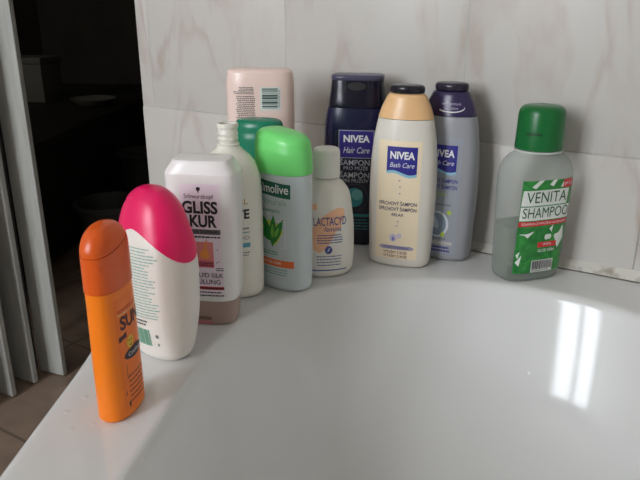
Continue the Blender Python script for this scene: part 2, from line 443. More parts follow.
def enamel_mat():
    m, nt, b = nodes('white_enamel')
    L = nt.links.new
    tc = nt.nodes.new('ShaderNodeTexCoord')
    vo = nt.nodes.new('ShaderNodeTexVoronoi'); vo.inputs['Scale'].default_value = 55; vo.inputs['Randomness'].default_value = 1
    L(tc.outputs['Object'], vo.inputs['Vector'])
    nz = nt.nodes.new('ShaderNodeTexNoise'); nz.inputs['Scale'].default_value = 7; L(tc.outputs['Object'], nz.inputs['Vector'])
    rp = nt.nodes.new('ShaderNodeValToRGB'); rp.color_ramp.elements[0].position = .05; rp.color_ramp.elements[1].position = .16
    rp.color_ramp.elements[0].color = (1, 1, 1, 1); rp.color_ramp.elements[1].color = (0, 0, 0, 1)
    L(vo.outputs['Distance'], rp.inputs['Fac'])
    r2 = nt.nodes.new('ShaderNodeValToRGB'); r2.color_ramp.elements[0].position = .55; r2.color_ramp.elements[1].position = .62
    L(nz.outputs['Fac'], r2.inputs['Fac'])
    mu = nt.nodes.new('ShaderNodeMath'); mu.operation = 'MULTIPLY'; L(rp.outputs['Color'], mu.inputs[0]); L(r2.outputs['Color'], mu.inputs[1])
    bp = nt.nodes.new('ShaderNodeBump'); bp.inputs['Strength'].default_value = .35; bp.inputs['Distance'].default_value = .0008
    L(mu.outputs[0], bp.inputs['Height']); L(bp.outputs['Normal'], b.inputs['Normal'])
    mx = nt.nodes.new('ShaderNodeMix'); mx.data_type = 'RGBA'
    mx.inputs['A'].default_value = (*lin((221, 221, 220)), 1); mx.inputs['B'].default_value = (*lin((226, 226, 225)), 1)
    L(nz.outputs['Fac'], mx.inputs['Factor']); L(mx.outputs['Result'], b.inputs['Base Color'])
    b.inputs['Roughness'].default_value = .1; b.inputs['Specular IOR Level'].default_value = .5
    return m
tub = mesh_obj('bathtub', vs, fs, enamel_mat(), None, 50)
tub['label'] = 'white glossy corner bathtub with bottles standing on its rim'; tub['category'] = 'bathtub'
# caulk along the wall
caulk = ramp2('grubby_sealant', (214, 211, 202), (146, 134, 118), 60, .55, .8, .6, detail=6, bump=.4)
cp = [(DW-.0005, .0095), (DW-.0025, .0085), (DW-.006, .004), (DW-.0105, .0006), (DW-.0005, .0004)]
cx = np.linspace(-.655, .985, 90); vs = []; fs = []
for x in cx:
    j = .0006*math.sin(x*37)+.0004*math.sin(x*91)
    for (y, z) in cp: vs.append((x, y-(j if y < DW-.001 else 0), z+(abs(j) if z > .001 else 0)))
for i in range(len(cx)-1):
    for k in range(5): fs.append((i*5+k, i*5+(k+1) % 5, (i+1)*5+(k+1) % 5, (i+1)*5+k))
struct(mesh_obj('trim_2', vs, fs, caulk, None, 60))

# ================================================================== bottles
G = 'bottles standing on the bathtub rim'
def place(name, x, y, yaw, label, cat):
    return empty(name, (x, y, Z0), R(yaw), label, cat, None)

# ---- orange sun lotion bottle
t = place('sunscreen_bottle', -.3250, .2680, 110, 'slim orange bottle with darker orange cap, nearest, at left end of the tub rim', 'bottle')
k = [(0, .0198, .0113, 2.2), (.0025, .0216, .0128, 2.3), (.03, .0215, .0128, 2.3), (.0955, .0205, .012, 2.3), (.096, .0208, .0123, 2.3), (.121, .0205, .012, 2.3)] + dome(.0205, .012, 2.3, .121, .0185, 2.1)
B = Body(k)
orange = plastic('orange_plastic', (255, 130, 8), .34, sss=.06); dorange = plastic('deep_orange_cap', (224, 90, 18), .3)
B.loft('body', 0, .0955, orange, t)
tilt = lambda x, y: .1245+.0045*x
cap = B.loft('cap', .096, .1245, dorange, t, zhi=tilt, off=.0002)
B.loft('flip_lid', .1248, .1395, dorange, cap, zlo=lambda x, y: tilt(x, y)+.0005, off=.0001)
lathe('dimple', [(.0018, 0), (.0015, .0004), (.0002, .0005)], dorange, cap).matrix_local = Matrix.Translation(B.pt(-.022, .113, .0002)) @ Matrix.Rotation(R(90), 4, 'X') @ Matrix.Rotation(R(-70), 4, 'Y')
brown = plastic('brown_ink', (74, 34, 34), .45)
yel = plastic('sun_yellow', (238, 190, 40), .4)
lab = B.grid('label', -.0145, .0145, .006, .090, plastic('orange_label', (248, 120, 12), .3), t)
B.text('lettering', 'SUN', .0015, .071, .013, brown, lab, bold=.03, width=.025)
B.text('lettering', 'sonnenmilch', 0, .081, .004, plastic('red_ink', (190, 50, 30), .4), lab, width=.024)
B.bars('stripe', [(-.0125, .0125, .0775, .0783)], plastic('pale_stripe', (245, 190, 140), .4), lab)
B.blob('stripe', [(-.0135, .0585), (-.006, .0605), (-.006, .0645), (-.0135, .0625)], brown, lab)
s1 = B.blob('sun_emblem', ell(-.0028, .0555, .0042, .0046), yel, lab, off=.0004)
B.blobs('sun_face', [ell(-.0042, .0567, .0006, .0007), ell(-.0014, .0567, .0006, .0007), [(-.0047, .0542), (-.0028, .0530), (-.0009, .0542), (-.0028, .0524)]], brown, lab, off=.0006)
o1 = B.blob('oval_badge', ell(.001, .047, .0118, .0042), plastic('dark_oval', (52, 30, 48), .4), lab, off=.0004)
B.text('lettering', 'Cooling', .001, .047, .0042, WINK, lab, off=.0006, width=.016)
B.bars('rule_line', [(-.0098, -.0094, .030, .041), (-.0124, -.0118, .018, .0215)], brown, lab)
B.fine('fine_print', -.009, .012, .033, .010, 6, brown, lab, hgt=.3, seed=3)
B.bars('mark', [(-.0108, -.0092, .0085, .0125)], INK, lab)

# ---- pink and white bottle (back label turned to us)
t = place('shampoo_bottle', -.3565, .3435, -4, 'white bottle with hot pink sloping cap between the orange bottle and the grey-based white bottle', 'bottle')
k = [(0, .021, .0135, 2.2), (.002, .024, .016, 2.2), (.006, .027, .0185, 2.2), (.02, .0315, .0215, 2.1), (.05, .0365, .0245, 2.1), (.075, .0375, .025, 2.1), (.095, .0355, .024, 2.1), (.112, .0305, .021, 2.1)] + \
    [(.123, .0258, .0182, 2.15), (.131, .0205, .0148, 2.15), (.1368, .0146, .0107, 2.15), (.1404, .0082, .006, 2.15), (.1416, .0018, .0014, 2.15)]
B = Body(k)
white = plastic('white_bottle_plastic', (236, 230, 222), .3, sss=.1); hot = plastic('hot_pink_cap', (236, 20, 98), .3, sss=.1)
B.loft('body', 0, .128, white, t)
zc = lambda x, y: .1125-.025*abs(x)**1.7
cap = B.loft('cap', .1125, .1416, hot, t, off=.0007, zlo=zc)
B.loft('flip_lid', .128, .1416, hot, cap, off=.0012, zlo=lambda x, y: .1275+.009*max(0, -y)**2-.006*max(0, x), nz=12)
teal = plastic('pale_green_ink', (150, 186, 172), .5); tealb = plastic('green_barcode_ink', (96, 168, 140), .5)
B.fine('fine_print', -.021, .024, .100, .041, 24, teal, t, off=.0003, hgt=.42, ragged=.25, seed=5, word=(.003, .009))
B.text('lettering', 'Shower', -.013, .1035, .0036, plastic('grey_green_ink', (110, 130, 122), .5), t, off=.0003)
B.bars('barcode', barcode_h(-.014, .010, .016, .031, 4), tealb, t)
B.fine('fine_print', -.018, .016, .040, .034, 2, INK, t, hgt=.5, seed=9, ragged=.4, word=(.0012, .002))
B.bars('mark', [(.015, .0175, .0245, .0275), (.0155, .017, .017, .0195)], plastic('grey_ink', (120, 130, 124), .5), t)

# ---- white conditioner standing on a taupe cap
t = place('conditioner_bottle', -.3635, .4122, 23, 'white angular bottle with pink label standing upside down on its taupe cap', 'bottle')
k = [(.0235, .0266, .0168, 3.2), (.024, .0272, .0174, 3.2), (.032, .0285, .0185, 3.4), (.08, .0300, .0195, 4), (.125, .0306, .0195, 5), (.1385, .0306, .0193, 5.5), (.1395, .0302, .019, 5.5), (.1475, .0252, .0165, 5), (.1495, .0240, .0155, 5), (.15, .022, .0135, 5)]
B = Body(k)
pearl = plastic('pearl_white_plastic', (238, 234, 232), .25, sss=.1)
B.loft('body', .0235, .15, pearl, t, smooth=18)
kc = [(0, .0228, .0145, 3), (.001, .0242, .0155, 3), (.0225, .0266, .0168, 3.2), (.0233, .0262, .0163, 3.2)]
C_ = Body(kc); taupe = plastic('taupe_cap', (166, 142, 130), .35)
cap = C_.loft('cap', 0, .0233, taupe, t)
tab = C_.grid('thumb_tab', -.015, .006, .0008, .0042, plastic('rose_tab', (196, 112, 122), .35), cap, off=.0008)
C_.grid('thumb_recess', -.014, .005, .0050, .0085, plastic('taupe_recess_shade', (122, 98, 88), .4), cap, off=.0003)  # flat patch; the recess's shade is painted in darker taupe
lab = B.grid('label', -.0155, .0185, .031, .131, ramp2('pink_fade_label', (236, 214, 228), (240, 228, 236), 30, .3, .7, .3), t)
B.text('brand_lettering', 'GLISS', .001, .1105, .0145, INK, lab, bold=.035, width=.031)
B.text('brand_lettering', 'KUR', .003, .0985, .0145, INK, lab, bold=.035, width=.0235)
B.text('lettering', 'Schwarzkopf', .0005, .1205, .0052, plastic('maroon_ink', (70, 34, 52), .45), lab, width=.0255)
B.blob('head_emblem', tf(.0005, .1262, [(-.0012, .0022), (.0008, .0026), (.002, .0014), (.0016, -.0002), (.0006, -.001), (.0007, -.0026), (-.0004, -.002), (-.0006, -.0006), (-.0018, -.0002)]), INK, lab)
B.bars('grey_band', [(-.0145, .018, .0872, .0918)], plastic('grey_band_ink', (110, 104, 108), .4), lab)
B.text('lettering', 'HAIR REPAIR', .002, .0895, .0042, INK, lab, off=.0006, width=.027)
B.fine('fine_print', -.0135, .0175, .0862, .0835, 1, INK, lab, seed=2, hgt=.6, ragged=0)
pic = B.grid('picture', -.0045, .0110, .0585, .0805, plastic('salmon_picture', (226, 132, 132), .35), lab, off=.0003)
B.blob('picture', [(-.0045, .057), (.011, .057), (.0108, .0632), (-.0042, .0632)], plastic('crimson_picture', (206, 92, 110), .35), lab, off=.00045)
B.blob('flame_motif', [(.0005, .0655), (.006, .0648), (.0078, .068), (.0068, .072), (.0052, .0735), (.0058, .079), (.0056, .0835), (.0044, .0812), (.0028, .0745), (-.0002, .0715), (-.0012, .068)], plastic('amber_motif', (240, 150, 70), .35), lab, off=.0006, centre=(.0035, .0695))
B.fine('fine_print', -.004, .0105, .062, .0585, 2, INK, lab, off=.0007, seed=6, ragged=0)
B.each('dot_mark', [ell(.0145, .0735, .0005, .0006, 10), ell(.0148, .0625, .0005, .0006, 10), ell(.0132, .0615, .0004, .0005, 10), ell(-.0085, .0735, .0005, .0006, 10)], INK, lab)
B.fine('fine_print', .0125, .0195, .0572, .0535, 2, INK, lab, seed=8, ragged=0)
B.text('lettering', 'LIQUID SILK', .0032, .0495, .0062, INK, lab, width=.030, bold=.006)
B.text('lettering', 'SPÜLUNG', .0030, .0432, .0066, INK, lab, width=.0255, bold=.006)
B.bars('red_band', [(-.0125, .0185, .0358, .0388)], plastic('red_band_ink', (176, 40, 56), .4), lab)
B.fine('fine_print', -.0120, .018, .0383, .0363, 1, INK, lab, off=.0006, seed=12, ragged=0)
B.fine('fine_print', -.0110, .018, .0348, .0285, 2, INK, lab, seed=10, hgt=.42)

# ---- open white shampoo bottle without a cap
t = place('shampoo_bottle', -.3812, .4684, 35, 'cream-white bottle with an open bare neck behind the white angular bottle', 'bottle')
k = [(0, .0255, .018, 2.3), (.002, .0280, .0205, 2.3), (.006, .0295, .0215, 2.3), (.03, .0300, .0215, 2.3), (.098, .0300, .0215, 2.3), (.116, .0290, .0216, 2.25), (.130, .0252, .0195, 2.15), (.1395, .0192, .0162, 2.05), (.1445, .0132, .0124, 2), (.1475, .0106, .0106, 2), (.149, .0101, .0101, 2)]
B = Body(k)
ivory = plastic('ivory_white_plastic', (234, 230, 218), .32, sss=.1)
B.loft('body', 0, .149, ivory, t, top=False)
nk = [(.0098, .1485), (.0106, .1492), (.0106, .1502), (.0092, .1510), (.0090, .1535), (.0096, .1543), (.0096, .1552), (.0090, .1560), (.0090, .158), (.0096, .1588), (.0096, .1598), (.0090, .1606),
      (.0090, .1645), (.0099, .1652), (.0099, .1672), (.0095, .1686), (.0088, .1690), (.0076, .1686), (.0071, .166), (.0071, .155), (.0069, .150), (.0005, .1495)]
lathe('neck', nk, ivory, t, smooth=50)
gold = plastic('gold_ink', (186, 150, 84), .4)
B.text('lettering', "L'OREAL", .0005, .099, .0078, gold, t, off=.0003, width=.0335)
B.text('brand_lettering', 'ELSEVE', .001, .0865, .0125, INK, t, off=.0003, width=.0345, bold=.03)
B.fine('fine_print', -.012, .0175, .075, .071, 1, plastic('grey_print', (120, 126, 130), .5), t, seed=4, hgt=.5, ragged=0)
B.bars('blue_band', [(-.017, .0185, .0686, .0694), (-.015, .0185, .054, .0585)], plastic('aqua_ink', (90, 160, 180), .4), t)
B.text('lettering', 'SHAMPOO', .001, .0635, .0052, plastic('grey_print', (120, 126, 130), .5), t, off=.0003, width=.034)
B.fine('fine_print', -.012, .018, .050, .045, 2, plastic('grey_print', (120, 126, 130), .5), t, seed=14, ragged=.1)
B.text('lettering', '250 ml e', .006, .018, .006, plastic('teal_ink', (60, 130, 140), .4), t, off=.0003, rot=R(90))

# ---- oval shampoo family: light green cap in front, dark green cap behind
def family(t, capm, bodym, H, s=1.0, top=((.0088, .0289, .0180), (.0052, .0272, .0164), (.0024, .0240, .0138), (.0008, .0184, .0098), (0, .008, .004))):
    kk = [(0, .0265*s, .0165*s, 2.3), (.002, .029*s, .0185*s, 2.3), (.006, .0302*s, .0195*s, 2.3), (.06, .0308*s, .02*s, 2.3), (H-.048, .0305*s, .0198*s, 2.3), (H-.044, .0305*s, .0198*s, 2.3), (H-.02, .0302*s, .0194*s, 2.3), (H-.013, .0294*s, .0185*s, 2.3)]
    kk += [(H-z, a*s, b*s, 2.3) for z, a, b in top]
    B = Body(kk)
    B.loft('body', 0, H-.0421, bodym, t)
    return B
t = place('shampoo_bottle', -.3495, .5120, -5, 'oval bottle with pale green cap and orange band, before the dark green cap', 'bottle')
milk = plastic('milky_white_plastic', (202, 212, 214), .3, sss=.1); lime = plastic('light_green_cap', (122, 228, 124), .3, sss=.1)
B = family(t, lime, milk, .1612)
cap = B.loft('cap', .1194, .1612, lime, t, off=.0004)
for v in cap.data.vertices:
    if v.co.z > .125: v.co.z -= .13*max(0, v.co.x+.01)*min(1, (v.co.z-.125)/.02)
green = plastic('deep_teal_green_ink', (6, 92, 72), .35)
lab = B.grid('label', -.024, .0215, .0985, .1125, green, t, shape=lambda u, z, a, b: (u, z-.0016*(2*a-1)))
B.text('brand_lettering', 'Palmolive', -.0005, .1055, .0125, WINK, lab, width=.040, bold=.012)
B.text('lettering', 'Naturals', .002, .0925, .0085, plastic('sage_ink', (130, 176, 160), .4), t, off=.0003, width=.030)
B.text('lettering', 'shampoo', -.0005, .0838, .006, plastic('sea_green_ink', (70, 150, 124), .4), t, off=.0003, width=.022)
aloe = plastic('aloe_green', (34, 132, 52), .35); aloe2 = plastic('aloe_pale_green', (120, 190, 70), .35)
B.blob('fruit_motif', [(-.012, .056), (.004, .0485), (.0075, .052), (.0135, .063), (.0115, .069), (.0055, .072), (-.004, .074), (-.012, .068)], plastic('yellow_green_motif', (206, 216, 84), .35), t, off=.0002)
leaf = [(0, -.011), (.0024, -.006), (.003, 0), (.002, .006), (0, .0115), (-.002, .006), (-.003, 0), (-.0024, -.006)]
B.each('leaf_motif', [tf(-.0045, .0635, leaf, .5, 1.5), tf(.002, .0625, leaf, -.05, 1.5), tf(.007, .0620, leaf, -.45, 1.4), tf(-.010, .060, leaf, .95, 1.3)], aloe, t, off=.0004)
B.each('leaf_motif', [tf(.0015, .0625, leaf, -.05, .7), tf(.0067, .0620, leaf, -.45, .6)], aloe2, t, off=.0006)
B.bars('corner_frame', [(.006, .0165, .0735, .0741), (.0159, .0165, .046, .0741), (.010, .0165, .046, .0466)], WINK, t, off=.0004)
B.fine('fine_print', -.012, .008, .0425, .0375, 2, plastic('sea_green_ink', (70, 150, 124), .4), t, seed=3, align='c')
bd = B.grid('orange_band', -.024, .0245, .0262, .0335, plastic('orange_band_ink', (232, 112, 52), .35), t, off=.0003)
B.text('lettering', 'NORMAL HAIR', -.002, .030, .0040, WINK, bd, width=.026)
B.fine('fine_print', -.016, .018, .0245, .0165, 3, plastic('sea_green_ink', (70, 150, 124), .4), t, seed=13, hgt=.35, align='c')

t = place('shampoo_bottle', -.404, .548, 20, 'bottle with dark green cap half hidden behind the pale green capped one', 'bottle')
dkg = plastic('dark_green_cap', (18, 126, 96), .25, sss=.2)
B = family(t, dkg, plastic('pale_mint_plastic', (206, 222, 214), .3), .1605, .86, ((.008, .0290, .0184), (.004, .0278, .0172), (.0015, .0250, .0146), (.0005, .0200, .0110), (0, .010, .005)))
B.loft('cap', .1187, .1605, dkg, t, off=.0004)

# ---- small feminine wash bottle
t = place('wash_bottle', -.3300, .5610, 42, 'short white bottle with round white cap and peach label before the navy bottle', 'bottle')
k = [(0, .023, .015, 2.2), (.002, .0255, .0172, 2.2), (.007, .0288, .0190, 2.2), (.025, .0302, .0200, 2.2), (.05, .0298, .0200, 2.2), (.073, .0274, .0190, 2.2), (.09, .0242, .0178, 2.15), (.0985, .0190, .0158, 2.05), (.103, .0145, .0138, 2), (.105, .0125, .0125, 2)]
B = Body(k)
cw = plastic('creamy_white_plastic', (236, 232, 222), .3, sss=.1)
B.loft('body', 0, .105, cw, t)
lathe('cap', [(.0126, .1055), (.0140, .106), (.0142, .108), (.0141, .1185), (.0144, .1188), (.0141, .1191), (.0139, .131), (.0133, .134), (.0118, .1353), (.005, .1356), (.0003, .1356)], plastic('white_screw_cap', (238, 236, 228), .35), t)
pch = plastic('peach_motif', (244, 190, 150), .4); lav = plastic('violet_blue_ink', (74, 84, 150), .45)
B.blob('peach_motif', [(-.017, .032), (-.010, .029), (-.002, .035), (.004, .046), (.012, .055), (.0165, .066), (.016, .075), (.010, .077), (.002, .074), (-.006, .069), (-.013, .064), (-.018, .055), (-.0195, .042)], pch, t, off=.0002, centre=(-.004, .054))
B.blob('peach_motif', [(-.018, .0755), (-.013, .0755), (-.013, .0815), (-.018, .0815)], pch, t, off=.0002)
B.text('brand_lettering', 'LACTACYD', .0008, .0625, .0125, lav, t, width=.035, bold=.006)
B.text('lettering', 'femina', .003, .0545, .0075, lav, t, shear=.25, width=.018)
B.fine('fine_print', -.014, .015, .0495, .0385, 4, lav, t, off=.0004, hgt=.42, seed=2, align='c')
em = B.blob('round_emblem', ell(-.001, .032, .004, .0044), lav, t, off=.0004)
B.blob('round_emblem', [(-.0024, .030), (-.0012, .0305), (.0006, .0345), (-.0006, .034)], WINK, t, off=.0006)
B.fine('fine_print', -.014, .014, .0265, .0135, 4, lav, t, off=.0004, hgt=.33, seed=21, align='c')
B.bars('blue_line', [(-.022, .020, .0085, .0097)], plastic('royal_blue_ink', (60, 84, 170), .4), t)

# ---- navy hair shampoo
t = place('shampoo_bottle', -.352, .668, 24, 'tall dark navy bottle against the wall, behind the peach-capped bottle', 'bottle')
k = [(0, .031, .0175, 3), (.002, .0335, .0198, 3), (.006, .035, .0212, 3), (.05, .0375, .0225, 2.9), (.11, .0380, .0225, 2.8), (.14, .0372, .0222, 2.8), (.156, .0350, .0212, 2.9), (.1625, .0334, .0205, 3)]
B = Body(k)
navy = plastic('navy_plastic', (18, 19, 56), .26); navyc = plastic('dark_navy_cap', (14, 13, 34), .2)
B.loft('body', 0, .1625, navy, t)
kc = [(.163, .0322, .0202, 3), (.164, .0328, .0206, 3), (.180, .0308, .0192, 3.3), (.1925, .0294, .0180, 3.6)]
C_ = Body(kc)
cap = C_.loft('cap', .163, .1925, navyc, t)
L_ = Body([(.1928, .0296, .0182, 3.6), (.1955, .0300, .0186, 3.6), (.1972, .0296, .0182, 3.6), (.1982, .0282, .017, 3.6), (.1984, .024, .014, 3.4)])
L_.loft('flip_lid', .1928, .1984, plastic('lid_sheen_grey', (74, 72, 96), .3), cap)  # lighter grey paints the reflection on top of the navy lid
for u_ in (-.0132, .0122): C_.bars('lid_notch', [(u_, u_+.001, .181, .1924)], plastic('black_gap', (10, 10, 14), .5), cap, off=.0004)
C_.blob('thumb_recess', ell(0, .1865, .0105, .0045), plastic('black_gap', (10, 10, 14), .5), cap, off=.0003)
lab = B.grid('label', -.024, .024, .004, .138, plastic('midnight_label', (22, 22, 44), .3), t)
sil = plastic('silver_ink', (190, 192, 200), .35); vio = plastic('violet_blue_panel', (52, 40, 128), .3)
fr = B.grid('brand_frame', -.0192, .0212, .1065, .1385, sil, lab, off=.0003)
B.grid('brand_panel', -.0185, .0205, .1072, .1378, vio, lab, off=.00045)
B.text('brand_lettering', 'NIVEA', .001, .1285, .0108, WINK, lab, off=.0006, width=.030, bold=.035)
B.text('lettering', 'Hair Care', .001, .1155, .010, WINK, lab, off=.0006, width=.030, shear=.3)
B.text('lettering', 'ŠAMPON', 0, .1010, .0092, sil, lab, width=.034, bold=.006)
B.text('lettering', 'PRO MUŽE', .001, .0946, .0058, sil, lab, width=.028)
B.text('lettering', 'ŠAMPÓN', 0, .0862, .0092, sil, lab, width=.034, bold=.006)
B.text('lettering', 'PRE MUŽOV', .001, .0798, .0058, sil, lab, width=.030)
tq = plastic('teal_motif', (58, 150, 152), .35)
B.blob('swirl_motif', ell(.001, .060, .0150, .0165, 40), plastic('dim_ring', (60, 66, 86), .35), lab, off=.0003)
B.blob('swirl_motif', ell(.001, .060, .0142, .0157, 40), plastic('midnight_label', (22, 22, 44), .3), lab, off=.0004)
B.blob('swirl_motif', ell(.000, .060, .0105, .0115, 40), tq, lab, off=.0005)
B.blob('swirl_motif', ell(.0035, .0635, .0065, .0065, 40, .5), plastic('pale_teal', (120, 190, 188), .35), lab, off=.0006)
B.grid('teal_band', -.020, .022, .0365, .0400, tq, lab, off=.0004)
B.fine('fine_print', -.016, .018, .0345, .0195, 4, tq, lab, hgt=.35, seed=5, align='c')

# ---- two shower bottles: cream with peach cap, grey with purple cap
def shower(t, bodym, capm, lidm, q=1.055):
    kk = [(0, .0285, .0155, 2.7), (.002, .0312, .018, 2.7), (.006, .0326, .0192, 2.7), (.03, .0338, .0202, 2.6), (.075, .0350, .0208, 2.5), (.105, .0345, .0205, 2.4), (.13, .0322, .0196, 2.3), (.149, .0290, .0184, 2.2), (.162, .0252, .0168, 2.1), (.171, .0210, .0148, 2.1), (.1755, .0184, .0132, 2.1), (.1765, .0168, .012, 2.1)]
    kk = [(a*q, b*1.03, c*1.03, d_) for a, b, c, d_ in kk]
    B = Body(kk)
    B.loft('body', 0, .1525*q, bodym, t)
    cap = B.loft('cap', .153*q, .1765*q, capm, t, off=.0003)
    C_ = Body([(v[0]+.1765*(q-1), *v[1:]) for v in [(.1768, .0166, .0118, 2.1), (.1778, .0178, .013, 2.1), (.1815, .0180, .0132, 2.1), (.1838, .0172, .0124, 2.1), (.1850, .0150, .0104, 2.1), (.1854, .0115, .0075, 2.1), (.1852, .0113, .0073, 2.1)][:-1]])
    C_.loft('lid', .1768+.1765*(q-1), .1854+.1765*(q-1), lidm, cap)
    rec = B.blob('thumb_recess', [(-.0085, .1735*q), (-.0062, .167*q), (0, .1642*q), (.0062, .167*q), (.0085, .1735*q), (.004, .1750*q), (-.004, .1750*q)], capm, cap, off=.0006)
    return B, cap
blk = plastic('glossy_black_lid', (24, 22, 34), .2)
t = place('shower_gel_bottle', -.2745, .6305, 12, 'cream bottle with peach shoulders and black lid, tallest at front of the back row', 'bottle')
B, cap = shower(t, plastic('pale_cream_plastic', (228, 222, 212), .28, sss=.1), plastic('peach_cap_plastic', (238, 192, 140), .3, sss=.1), blk)
lab = B.grid('label', -.0245, .0225, .010, .140, plastic('peach_cream_label', (247, 229, 198), .3), t)
blue = plastic('brand_blue', (46, 44, 140), .3); pale = plastic('pale_blue_wave', (150, 200, 220), .35)
def brand(B, lab, sub, u=.0, z=.114):
    B.grid('wave_edge', u-.0155, u+.0165, z-.0165, z+.0005, pale, lab, off=.0003, shape=lambda uu, zz, a, b: (uu, zz+(1-b)*.0022*math.sin(a*5.5+.4)))
    B.grid('brand_panel', u-.0155, u+.0165, z-.0135, z+.0135, blue, lab, off=.00045, shape=lambda uu, zz, a, b: (uu, zz+(1-b)*.0022*math.sin(a*5.5+.4)))
    B.text('brand_lettering', 'NIVEA', u+.0005, z+.0042, .0105, WINK, lab, off=.0007, width=.026, bold=.035)
    B.text('lettering', sub, u+.0005, z-.0058, .0072, WINK, lab, off=.0007, width=.026, shear=.3)
brand(B, lab, 'Bath Care', .0015, .1205)
dk = plastic('dusk_ink', (72, 62, 96), .45)
B.text('lettering', 'SPRCHOVÝ ŠAMPON', -.0005, .0730, .0056, dk, lab, width=.041, bold=.01)
B.text('lettering', 'SPRCHOVÝ ŠAMPÓN', -.0005, .0668, .0056, dk, lab, width=.041, bold=.01)
B.text('lettering', 'RELAX', -.000, .0608, .0046, dk, lab, width=.013, bold=.01)
gd = plastic('lilac_grey_dot', (186, 178, 186), .4)
B.each('dot_motif', [ell(.0005+.001*math.sin(i), z, .0010, .0010, 12) for i, z in enumerate((.0985, .0915, .0845, .0535, .0485))], gd, lab, off=.0003)
B.each('drop_motif', [ell(-.004, .0345, .0038, .0044, 20), ell(.0028, .0372, .0026, .0026, 18)], plastic('pale_lilac', (206, 200, 222), .35), lab, off=.0003)
B.blob('drop_motif', [(-.0055, .0335), (-.004, .0305), (-.0022, .0335), (-.0036, .0365)], plastic('violet_drop', (140, 124, 200), .35), lab, off=.00045)
B.blob('grey_band', [(-.0195, .0225)]+[(-.0195+i*.004, .0212) for i in range(1, 10)]+[(.0195, .0232)]+[(.0195-i*.004, .0256) for i in range(1, 10)], plastic('lavender_band', (158, 152, 186), .35), lab, off=.0003, rings=3)
B.text('lettering', 'POUŽITO FORMULA', -.0005, .0235, .0032, dk, lab, width=.028)
B.text('lettering', 'VÝTAŽKY Z RUŽE', -.001, .0178, .0040, plastic('wine_ink', (110, 44, 60), .45), lab, width=.026, bold=.01)
B.text('lettering', 'VÝŤAŽKY Z RUŽE', -.001, .0132, .0040, plastic('wine_ink', (110, 44, 60), .45), lab, width=.026, bold=.01)

t = place('shower_gel_bottle', -.2435, .6765, 2, 'grey bottle with purple shoulders beside the wall, right of the cream bottle', 'bottle')
purple = plastic('purple_cap_plastic', (50, 38, 80), .26)
B, cap = shower(t, plastic('silver_grey_plastic', (160, 161, 167), .28), purple, plastic('dark_purple_lid', (40, 34, 54), .22))
B.text('lettering', 'nová sprchová', .006, .1745, .0040, plastic('lilac_ink', (196, 184, 214), .4), cap, off=.0008, width=.020)
B.text('lettering', 'hydratace', .006, .1702, .0040, plastic('lilac_ink', (196, 184, 214), .4), cap, off=.0008, width=.015)
arc = [(.006+.0145*math.cos(a), .1702+.0048*math.sin(a)) for a in np.linspace(-2.6, .5, 26)]
arc2 = [(.006+.0140*math.cos(a), .1708+.0042*math.sin(a)) for a in np.linspace(.5, -2.6, 26)]
def ribbon(B, name, o1, o2, mat, par, off):
    vs = [B.pt(*p, off) for p in o1]+[B.pt(*p, off) for p in o2[::-1]]; n = len(o1)
    return mesh_obj(name, vs, [(i, i+1, n+i+1, n+i) for i in range(n-1)], mat, par)
ribbon(B, 'swoosh', arc, arc2, WINK, cap, .0008)
lab = B.grid('label', -.023, .0225, .008, .140, plastic('silver_label', (160, 164, 174), .3), t)
brand(B, lab, 'Bath Care', .001, .118)
B.text('lettering', 'SPRCHOVÝ ŠAMPON', 0, .0925, .0062, blue, lab, width=.040, bold=.012)
B.text('lettering', 'SPRCHOVÝ ŠAMPÓN', 0, .0855, .0062, blue, lab, width=.040, bold=.012)
lg = plastic('lime_ink', (186, 206, 70), .4)
B.text('lettering', 'FRESH', .000, .0775, .0055, lg, lab, width=.017)
B.fine('fine_print', -.014, .016, .0675, .064, 1, plastic('slate_ink', (96, 104, 124), .45), lab, seed=3, word=(.0008, .0012))
B.blob('glass_motif', ell(.001, .043, .0125, .0150, 36), plastic('frost_ring', (222, 228, 234), .35), lab, off=.0003)
B.blob('glass_motif', ell(.0, .043, .0108, .0132, 36), plastic('dusty_blue_motif', (134, 150, 170), .35), lab, off=.0004)
B.blob('glass_motif', ell(-.003, .046, .004, .009, 24, .5), plastic('pale_motif', (196, 208, 216), .35), lab, off=.0005)
B.each('petal_motif', [ell(.0135, .0575, .0026, .0024, 16), ell(.0075, .0315, .0024, .0030, 16)], lg, lab, off=.0006)
B.fine('fine_print', -.010, .012, .0275, .025, 1, plastic('slate_ink', (96, 104, 124), .45), lab, seed=7)
B.grid('pale_band', -.016, .0185, .0195, .0232, plastic('beige_band', (204, 200, 196), .35), lab, off=.0003)
B.fine('fine_print', -.013, .016, .0228, .0200, 1, plastic('slate_ink', (96, 104, 124), .45), lab, seed=9)
B.fine('fine_print', -.015, .0175, .0180, .0100, 2, blue, lab, seed=10, hgt=.6)

# ---- see-through aloe shampoo bottle with green screw cap
t = place('shampoo_bottle', -.1455, .6690, 50, 'clear bottle with green screw cap and red and green label, alone at right', 'bottle')
t.scale = (1.115, 1.09, 1.03)
def vk(s=0, z0=0):
    return [(z0, .0285+s, .0185+s, 3), (z0+.0015, .0298+s, .0198+s, 3.2), (.006, .0305+s, .0205+s, 3.4), (.06, .0322+s, .0215+s, 3.4), (.098, .0334+s, .0222+s, 3.4), (.112, .0328+s, .0222+s, 3.2), (.121, .0295+s, .0216+s, 2.8), (.1265, .0250+s, .0205+s, 2.3), (.1285, .0212+s, .0198+s, 2.05), (.131, .0205+s, .0198+s, 2)]
B = Body(vk())
pet = clear('milky_clear_plastic', (184, 190, 188), .07, .15)
B.loft('body', 0, .131, pet, t)
I_ = Body(vk(-.0013, .0015))
liq = clear('cloudy_liquid', (168, 176, 166), .35, .2, (.82, .86, .8))
